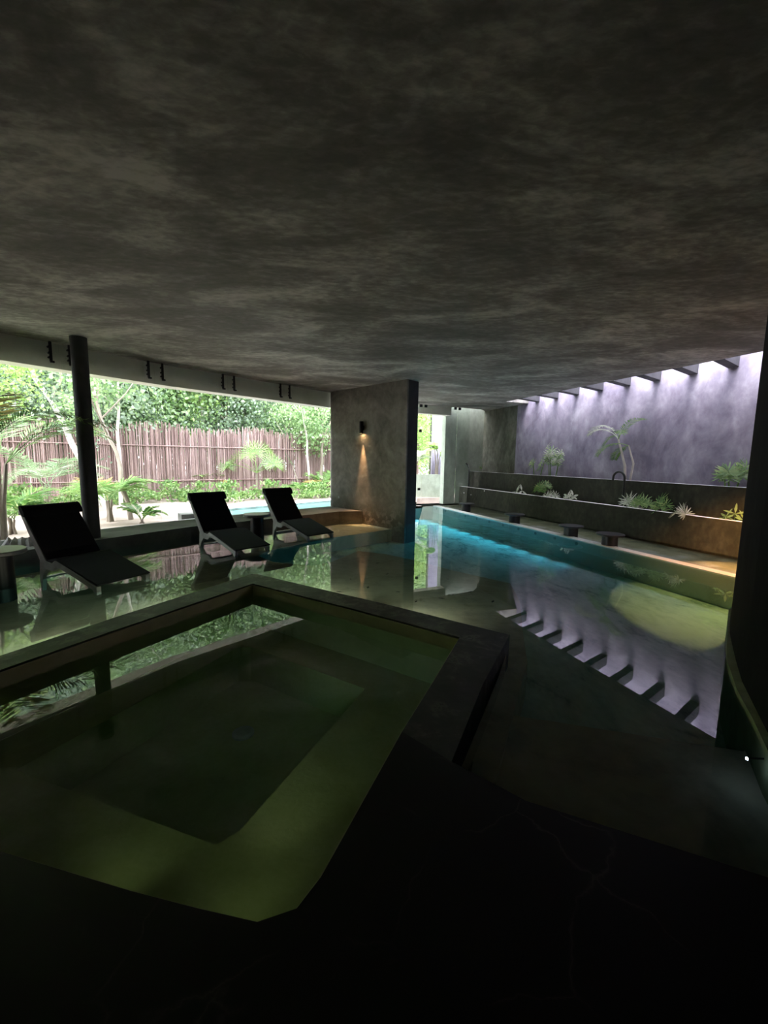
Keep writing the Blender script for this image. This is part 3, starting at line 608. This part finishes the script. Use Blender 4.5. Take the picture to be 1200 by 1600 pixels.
def areca(loc, label, n=9, L=1.6, m='palm', stems=4, h=.9, az0=0, seed=1, group=None, lw=.018, nl=26, ll=.45, name='areca_palm'):
    rnd.seed(seed); root = plant(name, loc, label, 'palm', group)
    tops = []
    for k in range(stems):
        a = 2*PI*k/stems+rnd.random(); lean = .12*h; tp = Vector((math.cos(a)*lean, math.sin(a)*lean, h*rnd.uniform(.7, 1.1))); tops.append(tp)
        b = MB(); b.tube([Vector((math.cos(a)*.05, math.sin(a)*.05, -.03)), tp*.5, tp], [.03*L**.5, .025*L**.5, .02*L**.5], 7); b.build('stem', M['bark'], root, True)
    for k in range(n):
        b = MB(); tp = tops[k % stems]; frond(b, tp, az0+2*PI*k/n*1.618*2+rnd.uniform(-.2, .2), rnd.uniform(.75, 1.3), L*rnd.uniform(.8, 1.1), rnd.uniform(1.1, 1.8), nl, ll, lw)
        b.build('frond', M['palm_dry'] if (m == 'palm' and k % 8 == 7) else M[m], root)
    return root
def fanpalm(loc, label, n=8, R=.4, plen=.7, h=.3, m='palm', seed=1, nb=22, group=None, bw=.018, name='fan_palm', elr=(.3, 1.3)):
    rnd.seed(seed); root = plant(name, loc, label, 'palm', group)
    b = MB(); b.tube([(0, 0, -.03), (0, 0, h*.6), (.0, .0, h)], [.05*h**.5+.01, .045*h**.5, .03*h**.5], 8); b.build('stem', M['bark'], root, True)
    for k in range(n):
        az_ = 2*PI*k/n+rnd.uniform(-.3, .3) if name == 'fan_palm' else math.atan2(-NV.y, -NV.x)+(k/max(1, n-1)-.5)*2.7
        b = MB(); fanleaf(b, Vector((0, 0, h)), az_, rnd.uniform(*elr), plen*rnd.uniform(.8, 1.1), R*rnd.uniform(.85, 1.1), nb, bw=bw)
        b.build('frond', M[m], root)
    return root
GZ = .1
def gp(x, y): p = G(x, y, GZ); return (p.x, p.y, GZ)
areca(gp(2, 850), 'big arching palm with yellow green fronds at the left edge of the garden', 12, 1.7, 'palm', 4, 1.35, .3, 3, nl=36, lw=.013)
areca(gp(20, 835), 'low young palm by the left glass edge among brown leaf litter', 7, .8, 'palm_dark', 3, .35, 1, 4)
areca(gp(75, 805), 'wispy pale palm in front of the stick fence, left of the round column', 9, 1.5, 'palm_soft', 3, .6, 2, 5)
areca(gp(172, 815), 'bushy green palm directly right of the round column', 10, 1.0, 'palm', 4, .45, 1, 6)
areca(gp(222, 818), 'small leafy ground palm in the sandy bed right of the round column', 7, .5, 'palm_dark', 2, .12, 1, 7, ll=.22)
fanpalm(gp(352, 775), 'fan palm cluster on the left, low, in front of the stick fence', 9, .52, .85, .45, 'fan_green', 8, 20, bw=.010, elr=(.4, 1.3))
fanpalm(gp(402, 777), 'tall bright fan palm in the middle of the garden opening', 10, .60, 1.0, .85, 'fan_green', 9, 22, bw=.011, elr=(.2, 1.4))
fanpalm(gp(425, 772), 'pale drooping fan palm right of the tall bright fan palm', 8, .54, .95, .75, 'palm_soft', 10, 20, bw=.010, elr=(.2, 1.2))
areca(gp(325, 775), 'young feather palm between sandy ground and fence, behind the middle lounger', 8, 1.0, 'palm', 3, .3, 1, 11)
areca(gp(505, 773), 'leafy young palm beside the pier, behind the outdoor pool', 9, 1.1, 'palm', 3, .35, 1, 12)
areca(gp(470, 776), 'low dark palm behind the outdoor pool rim', 7, .7, 'palm_dark', 3, .2, 2, 13)
# courtyard planter palms
def wp_(x, y, o): p = W(x, y, o); return p
def up_(x): p = W(x, 745, 8.45); return (p.x, p.y, 1.03)
def lo_(x): p = W(x, 780, 7.98); return (p.x, p.y, .5)
def bamboo_palm(loc, label, h, n, m, seed, ns=4):
    rnd.seed(seed); root = plant('lady_palm', loc, label, 'palm')
    for k in range(ns):
        a = k*2.1; bx, by = .10*math.cos(a), .05*math.sin(a); hh = h*rnd.uniform(.6, 1)
        b = MB(); b.tube([(bx, by, -.02), (bx*1.5, by, hh*.5), (bx*2, by, hh)], [.014, .012, .008], 6); b.build('cane', M['palm_dark'], root)
        for j in range(n):
            b = MB(); fanleaf(b, Vector((bx*(1+.9*(.55+.45*j/n)), by, hh*(.55+.5*j/n))), math.atan2(-NV.y, -NV.x)+rnd.uniform(-1.3, 1.3), rnd.uniform(.1, .9), .10, .22, 8, PI*1.3, .014, .004); b.build('frond', M[m] if j % 3 else M['palm'], root)
    return root
bamboo_palm(up_(862), 'many stemmed palm with finger leaves against the lavender wall, left of the arching palm', .95, 5, 'palm_pale', 21)
bamboo_palm(up_(838), 'yellowish small palm at the left foot of the many stemmed palm', .45, 3, 'leaf3', 22, 2)
def arching_palm(loc, label):
    rnd.seed(23); root = plant('arching_palm', loc, label, 'palm')
    b = MB(); tp = DV*.28+Vector((0, 0, 1.0)); b.tube([(0, 0, -.03), tuple(DV*.05+Vector((0, 0, .4))), tuple(tp)], [.035, .028, .018], 8); b.build('trunk', M['palebark'], root, True)
    b = MB(); tp2 = DV*.0+Vector((0, 0, .85)); b.tube([tuple(-DV*.1), tuple(-DV*.16+Vector((0, 0, .45))), tuple(tp2)], [.025, .022, .014], 8); b.build('trunk', M['palebark'], root, True)
    ang = math.atan2(DV.y, DV.x)
    for k, (da, el, L, dr, m) in enumerate([(0, 1.0, 1.05, 2.2, 'palm_pale'), (.5, .9, .8, 2.0, 'palm_pale'), (PI, 1.2, .85, 1.7, 'palm_dark'), (-.6, .5, .8, 1.8, 'palm_dark'), (2.4, .9, .6, 1.9, 'palm_dark'), (.2, .3, .85, 1.6, 'palm'), (-.3, -.1, .6, 1.2, 'palm_dark')]):
        b = MB(); frond(b, tp if k < 5 else tp2, ang+da, el, L, dr, 34, .21, .007, .008); b.build('frond', M[m], root)
arching_palm(up_(978), 'tall palm arching to the left with pale double trunk against the lavender wall')
bamboo_palm(up_(1143), 'bushy palm against the lavender wall next to the black curved wall', .46, 6, 'palm', 24, 4)
def lowfan(x, label, m, seed, n=5, R=.24, loc=None, h=.06, elr=(.3, 1.2), nb=13, bw=.011, plen=.16):
    return fanpalm(loc or lo_(x), label, n, R, plen, h, m, seed, nb, None, bw, 'lady_palm', elr)
lowfan(812, 'sprig with two long pale leaves in the low planter, farthest left of its plants', 'palm_pale', 31, 3, .26, nb=3, bw=.03)
lowfan(850, 'deep green fan leaved plant in the low planter under the yellowish palm', 'palm_dark', 32, 8, .22, h=.16, plen=.26)
lowfan(862, 'pale pink tipped fan leaves hanging over the low planter edge', 'palm_pale', 33, 3, .24, elr=(0, .4))
lowfan(892, 'small pale leaved plant in the low planter, right of the pink tipped fan', 'palm_pale', 34, 4, .2, nb=5, bw=.028)
lowfan(985, 'pinkish white fan leaves beside the arched spout in front of the arching palm', 'palm_pale', 35, 4, .25, elr=(.2, 1.2))
lowfan(1005, 'green fan leaved plant right of the pinkish white fan leaves', 'palm', 36, 6, .24, h=.12)
lowfan(1036, 'sparse olive fan leaved plant in the middle of the low planter', 'palm_dark', 37, 4, .24, h=.1)
p = W(1066, 800, 7.74); lowfan(0, 'white star shaped fan leaf hanging over the low planter edge', 'palm_pale', 38, 2, .26, (p.x, p.y, .56), .03, (.0, .3), 16, .012, .1)
lowfan(1152, 'small bright leaves in the low planter beside the black curved wall', 'palm', 39, 4, .22, nb=5, bw=.02)
def keep_in_planter():
    """leaves bend away from the walls behind their planters"""
    bpy.context.view_layer.update()
    for o in list(C.objects):
        if o.type == 'MESH' and o.parent and o.parent.name.split('.')[0] in ('lady_palm', 'arching_palm'):
            base_ = o.parent.matrix_world.translation
            for v in o.data.vertices:
                p = base_+v.co; f = p.dot(NV); lim = 8.66 if p.z > 1.13 or base_.z > .9 else 8.13
                if f > lim: v.co -= NV*(f-lim)*1.15
                if base_.z > .9 and p.z < 1.14 and f < 8.27: v.co.z += 1.14-p.z
                if base_.z < .9 and p.z < .6 and f < 7.87 and f > 7.74: v.co.z += .6-p.z
keep_in_planter()
# beyond the far glass
p = hit(682, 735, (0, 16.2), (4, 16.2)); 
areca((p.x, p.y, .85), 'small bright green bushy palm in front of the lavender outside wall', 10, .55, 'leaf3', 3, .95, 0, 41, ll=.22, lw=.02)
p = hit(732, 742, n2(8.45, 0), n2(8.45, 5)); areca((p.x, p.y, 1.03), 'faint dark feather palm in front of the grey green wall', 7, .6, 'palm_dark', 2, .15, 0, 42, ll=.2)
areca((1.15, 16.3, .85), 'thin pale palm just right of the pier end, outside the far glass', 8, .9, 'palm_pale', 3, .5, 1, 43, ll=.3)

# ------------------------------------------------------------------ garden: ground, fence, trees
prism('ground', [(p[0]+NF.x*.01, p[1]+NF.y*.01) for p in [(-12.5, -3.4)] + FAC[:1] + FAC[1:]] + [(1.2, 15.3), (6, 17.8), (12, 45), (-45, 45), (-45, -3.4)], -.2, GZ, M['gravel'], 'pinkish sandy ground of the garden', 'ground')
FN = [(-14.5, 6.5), (-9.8, 11.3), (-7.8, 13.0), (-3.3, 16.4), (-.3, 18.6), (1.6, 20.0)]
root = empty('stick_fence', (FN[2][0], FN[2][1], GZ)); tag(root, 'tall fence of pinkish brown vertical sticks closing the garden', 'fence')
rnd.seed(50)
for i in range(len(FN)-1):
    A, B = Vector((*FN[i], GZ)), Vector((*FN[i+1], GZ)); L = (B-A).length; d = (B-A)/L; nn = Vector((-d.y, d.x, 0)); b = MB(); x = 0
    while x < L:
        for lay in (0, 1, 2):
            r_ = rnd.uniform(.012, .021); q = A+d*(x+lay*.014)+nn*(lay*.04+rnd.uniform(-.012, .012)); h = 2.28+rnd.uniform(-.2, .12)+.08*math.sin(x*2); q2 = q+d*rnd.uniform(-.04, .04)+nn*rnd.uniform(-.02, .02)+Vector((0, 0, h))
            b.tube([q-Vector((0, 0, .05)), q2], [r_, r_*.75], 5)
        x += rnd.uniform(.025, .036)
    world_child(b, 'stick_panel', M['stick'], root)
    for z in (.6, 1.7):
        b = MB(); b.tube([A+nn*-.04+Vector((0, 0, z)), B+nn*-.04+Vector((0, 0, z))], .018, 6); world_child(b, 'tie_rail', M['stick'], root)

def crown_mesh(name, n, rx, rz, leaf, seed, m, clumps=34):
    r = np.random.RandomState(seed); cc = r.normal(size=(clumps, 3)); cc /= np.linalg.norm(cc, axis=1)[:, None]; cc *= (r.rand(clumps)**.4)[:, None]*np.array([rx, rx, rz])
    ci_ = r.randint(0, clumps, n); pos = cc[ci_]+r.normal(size=(n, 3))*np.array([rx*.2, rx*.2, rz*.16])
    d = r.normal(size=(n, 3)); d[:, 2] -= .5; d /= np.linalg.norm(d, axis=1)[:, None]; u = r.normal(size=(n, 3)); s = np.cross(d, u); s /= np.linalg.norm(s, axis=1)[:, None]
    L = leaf*r.uniform(.6, 1.3, n)[:, None]; W_ = L*.32
    v = np.stack([pos, pos+d*L*.45+s*W_, pos+d*L, pos+d*L*.45-s*W_], 1).reshape(-1, 3)
    me = bpy.data.meshes.new(name); me.from_pydata(v.tolist(), [], [(4*i, 4*i+1, 4*i+2, 4*i+3) for i in range(n)]); me.materials.append(m); return me
CR = [crown_mesh('foliage', 10000, 2.0, 2.7, .12, 1, M['leaf1'], 60), crown_mesh('foliage', 9000, 2.0, 2.5, .11, 2, M['leaf2'], 55), crown_mesh('foliage', 7000, 1.8, 2.3, .14, 3, M['leaf3'], 45), crown_mesh('foliage', 1300, .9, .9, .10, 4, M['leaf1'], 16), crown_mesh('foliage', 900, .6, .35, .10, 5, M['palm'], 14)]
def trunk_mb(h, r0, lean=(0, 0), seed=0, wob=.12):
    rr = random.Random(seed); b = MB(); pts = []; rs = []
    for k in range(9):
        t = k/8; pts.append(Vector((lean[0]*t+rr.uniform(-wob, wob)*math.sin(PI*t)*.5, lean[1]*t+rr.uniform(-wob, wob)*math.sin(PI*t)*.5, h*t-.05*(k == 0)))); rs.append(r0*(1-.55*t))
    b.tube(pts, rs, 8); tip = pts[-1]
    for k in range(3):
        s = pts[5+k]; a = rr.uniform(0, 2*PI); b.tube([s, s+Vector((math.cos(a)*.5, math.sin(a)*.5, .6)), s+Vector((math.cos(a)*1.0, math.sin(a)*1.0, 1.4))], [r0*.4, r0*.28, r0*.1], 6)
    return b, tip
tm, tip_ = trunk_mb(4.0, .11, (.2, .1), 3); TR = tm.build('trunk', M['bark'], None, True); TRm = TR.data; bpy.data.objects.remove(TR)
def link(name, me, parent, loc, sc=1.0, rz=0.0):
    o = bpy.data.objects.new(name, me); C.objects.link(o); o.parent = parent; o.location = loc; o.rotation_euler = (0, 0, rz); o.scale = (sc, sc, sc); return o
rnd.seed(60)
k = 0
for row, (dist, zz) in enumerate([(3.0, 3.7), (5.2, 3.4), (8.5, 4.2)]):
    for i in range(13):
        t = (i+.5*(row % 2)+rnd.uniform(-.25, .25))/12*1.16-.12; A = Vector((-15.5, 6.0)); B = Vector((4.5, 22.5)); d = (B-A).normalized(); nn = Vector((-d.y, d.x))
        q = A+(B-A)*t+nn*(dist+rnd.uniform(-.6, .6)); root = empty('tree', (q.x, q.y, GZ)); kd = (k*7+row) % 3
        if row == 0: kd = [0, 1, 0][k % 3]
        tag(root, 'leafy tree in the thicket standing behind the stick fence', 'tree', 'trees behind the stick fence')
        link('trunk', TRm, root, (0, 0, 0), rnd.uniform(.9, 1.2), rnd.uniform(0, 6)); link('foliage', CR[kd], root, (0, 0, zz+rnd.uniform(-.5, .7)), rnd.uniform(.95, 1.3), rnd.uniform(0, 6))
        if row: link('foliage', CR[(kd+1) % 3], root, (rnd.uniform(-.5, .5), 0, zz+3.6), 1.25, rnd.uniform(0, 6))
        else: link('foliage', CR[1], root, (rnd.uniform(-.5, .5), 0, 2.4), .6, rnd.uniform(0, 6))
        k += 1
def tree(x, y, h, r0, lean, mt, label, crown=None, cz=None, cs=1.0, seed=1, wob=.15, loc=None):
    p = loc or gp(x, y); root = empty('tree', p); tag(root, label, 'tree')
    b, tip = trunk_mb(h, r0, lean, seed, wob); b.build('trunk', M[mt], root, True)
    if crown is not None: link('foliage', CR[crown], root, (tip.x, tip.y, cz or h+.3), cs, seed)
    return root
tree(150, 790, 4.2, .10, (-.1, 0), 'palebark', 'white barked tree half hidden behind the round column', 1, 4.6, 1.0, 71, .05)
tree(205, 812, 2.9, .055, (-1.0, .5), 'bark', 'slim dark leaning tree right of the round column', 3, 3.2, 1.0, 72, .3)
tree(189, 795, 4.0, .05, (.1, .1), 'palebark', 'thin pale tree just right of the round column, upright', 3, 3.9, 1.3, 73, .1)
tree(282, 766, 4.0, .055, (-.2, 0), 'palebark', 'thin white stemmed tree before the stick fence, left of the middle lounger', 3, 3.2, 1.3, 74, .1)
tree(40, 780, 3.6, .08, (.3, 0), 'bark', 'grey tree with yellow green leaves at the left edge', 2, 3.3, .6, 75, .2, loc=(-8.9, 8.9, GZ))
tree(486, 774, 3.2, .05, (-.25, 0), 'palebark', 'thin pale tree behind the outdoor pool, left of the pier', 3, 3.0, 1.2, 76, .1)
tree(502, 772, 3.4, .07, (.1, 0), 'bark', 'darker slim tree closest to the pier', 3, 2.9, 1.4, 77, .1)
tree(470, 772, 2.6, .035, (-.6, 0), 'bark', 'thin dry stem leaning left behind the farthest lounger', None, None, 1, 78, .1)
tree(0, 0, 6.0, .26, (0, 0), 'palebark', 'thick pale trunk rising behind the stick fence', 0, 6.5, 1.0, 79, .1, loc=(-7.45, 17.2, GZ))
tree(0, 0, 4.5, .09, (-2.6, .6), 'palebark', 'long pale branch leaning left across the view beside the column', 1, 5.2, .9, 80, .1, loc=(-7.4, 11.2, GZ+.0))
# garden beyond the far glass
for i, (x, y, kd, lab) in enumerate([(.3, 19.5, 2, 'bright leafy tree outside, right behind the pier end'), (-1.5, 21.5, 0, 'green tree outside, hidden mostly by the pier'), (1.2, 22.8, 2, 'tall yellow green tree beyond the lavender outside wall')]):
    tree(0, 0, 3.4, .08, (.1, 0), 'bark', lab, kd, 2.6, .9, 90+i, .1, loc=(x, y, GZ))
# shrubs at the fence foot
rnd.seed(99)
for i in range(16):
    t = (i+.5)/16; A = Vector((-11.5, 8.8)); B = Vector((-.8, 17.2)); q = A+(B-A)*t; q += Vector((rnd.uniform(0, .8), rnd.uniform(-.9, .1)))
    if 5 <= i <= 8: q = A+(B-A)*t+Vector((-.1, .25))
    root = empty('low_shrub', (q.x, q.y, GZ)); tag(root, 'low leafy shrub growing at the foot of the stick fence', 'shrub', 'low shrubs at the fence foot'); link('foliage', CR[4], root, (0, 0, .25), rnd.uniform(.6, 1.0), rnd.uniform(0, 6))
    b = MB(); b.tube([(0, 0, -.02), (0, 0, .3)], .02, 6); b.build('stem', M['bark'], root)

# fallen leaves
rnd.seed(77); spots_ = [(548, 905), (575, 918), (605, 897), (622, 925), (660, 915), (690, 935), (735, 925), (770, 940), (530, 925), (650, 940), (590, 880), (700, 905)]
b = MB(); b.blade((-.035, 0, 0), (.035, 0, .004), .014, Vector((0, 0, 1))); lf = b.build('fallen_leaf', M['soil'])
for i, (x, y) in enumerate(spots_):
    o = lf if i == 0 else lf.copy()
    if i: C.objects.link(o)
    q = G(x, y, -.146); o.location = q; o.rotation_euler = (0, 0, rnd.uniform(0, 6)); o.scale = (rnd.uniform(.7, 1.3),)*3
    tag(o, 'tiny dark fallen leaf lying on the sandy pool shelf behind the hot tub', 'leaf', 'fallen leaves on the pool shelf')

# outdoor plunge pool
o1, o2 = Vector((-4.2, 10.1, 0)), Vector((-1.45, 13.2, 0)); dd = (o2-o1).normalized(); on = Vector((dd.y, -dd.x, 0))
root = empty('outdoor_pool', o1); tag(root, 'small outdoor plunge pool with a white rim beyond the farthest lounger', 'pool')
b = MB(); b.prism([o1, o2, o2-on*.32, o1-on*.32-dd*.0], 0, .21); world_child(b, 'pool_rim', M['poolrim'], root)
b = MB(); b.prism([o1, o1-dd*.3, o1-dd*.3+on*1.0, o1+on*1.0], 0, .21); world_child(b, 'pool_rim', M['poolrim'], root)
b = MB(); b.prism([o1, o2, o2+on*.85, o1+on*.85], 0, .15); tag(world_child(b, 'pool_surface', M['poolwater'], root), 'turquoise water surface')
q = gp(303, 813); prism('stone_block', [(q[0]-.3, q[1]-.1), (q[0]+.35, q[1]+.35), (q[0]+.55, q[1]+.1), (q[0]-.1, q[1]-.35)], GZ, GZ+.17, M['curb'], 'low grey block on the sand left of the outdoor pool', 'block', None)
# row of jagged pale stones at left
rnd.seed(5)
for i, x in enumerate((3, 14, 26, 38)):
    q = G(x, 866, .16); b = MB(); r_ = .085
    vs = []; 
    for kx in range(7):
        a = 2*PI*kx/7; vs.append(Vector((math.cos(a)*r_*rnd.uniform(.8, 1.15), math.sin(a)*r_*rnd.uniform(.7, 1.1), 0)))
    top = [v*.55+Vector((rnd.uniform(-.01, .01), 0, rnd.uniform(.06, .1))) for v in vs]
    b.add(vs+top+[Vector((0, 0, .13))], [(j, (j+1) % 7, 7+(j+1) % 7, 7+j) for j in range(7)]+[(7+j, 7+(j+1) % 7, 14) for j in range(7)]+[tuple(range(7))[::-1]])
    o = b.build('border_stone', M['stone']); o.location = (q.x-.3, q.y+.45, .18)
    tag(o, ['pale jagged border stone on the curb, touching the left edge', 'pale jagged border stone on the curb, second from the left edge', 'pale jagged border stone on the curb, third from the left edge', 'pale jagged border stone on the curb, rightmost, near the lounger back'][i], 'stone', 'border stones behind the nearest lounger')
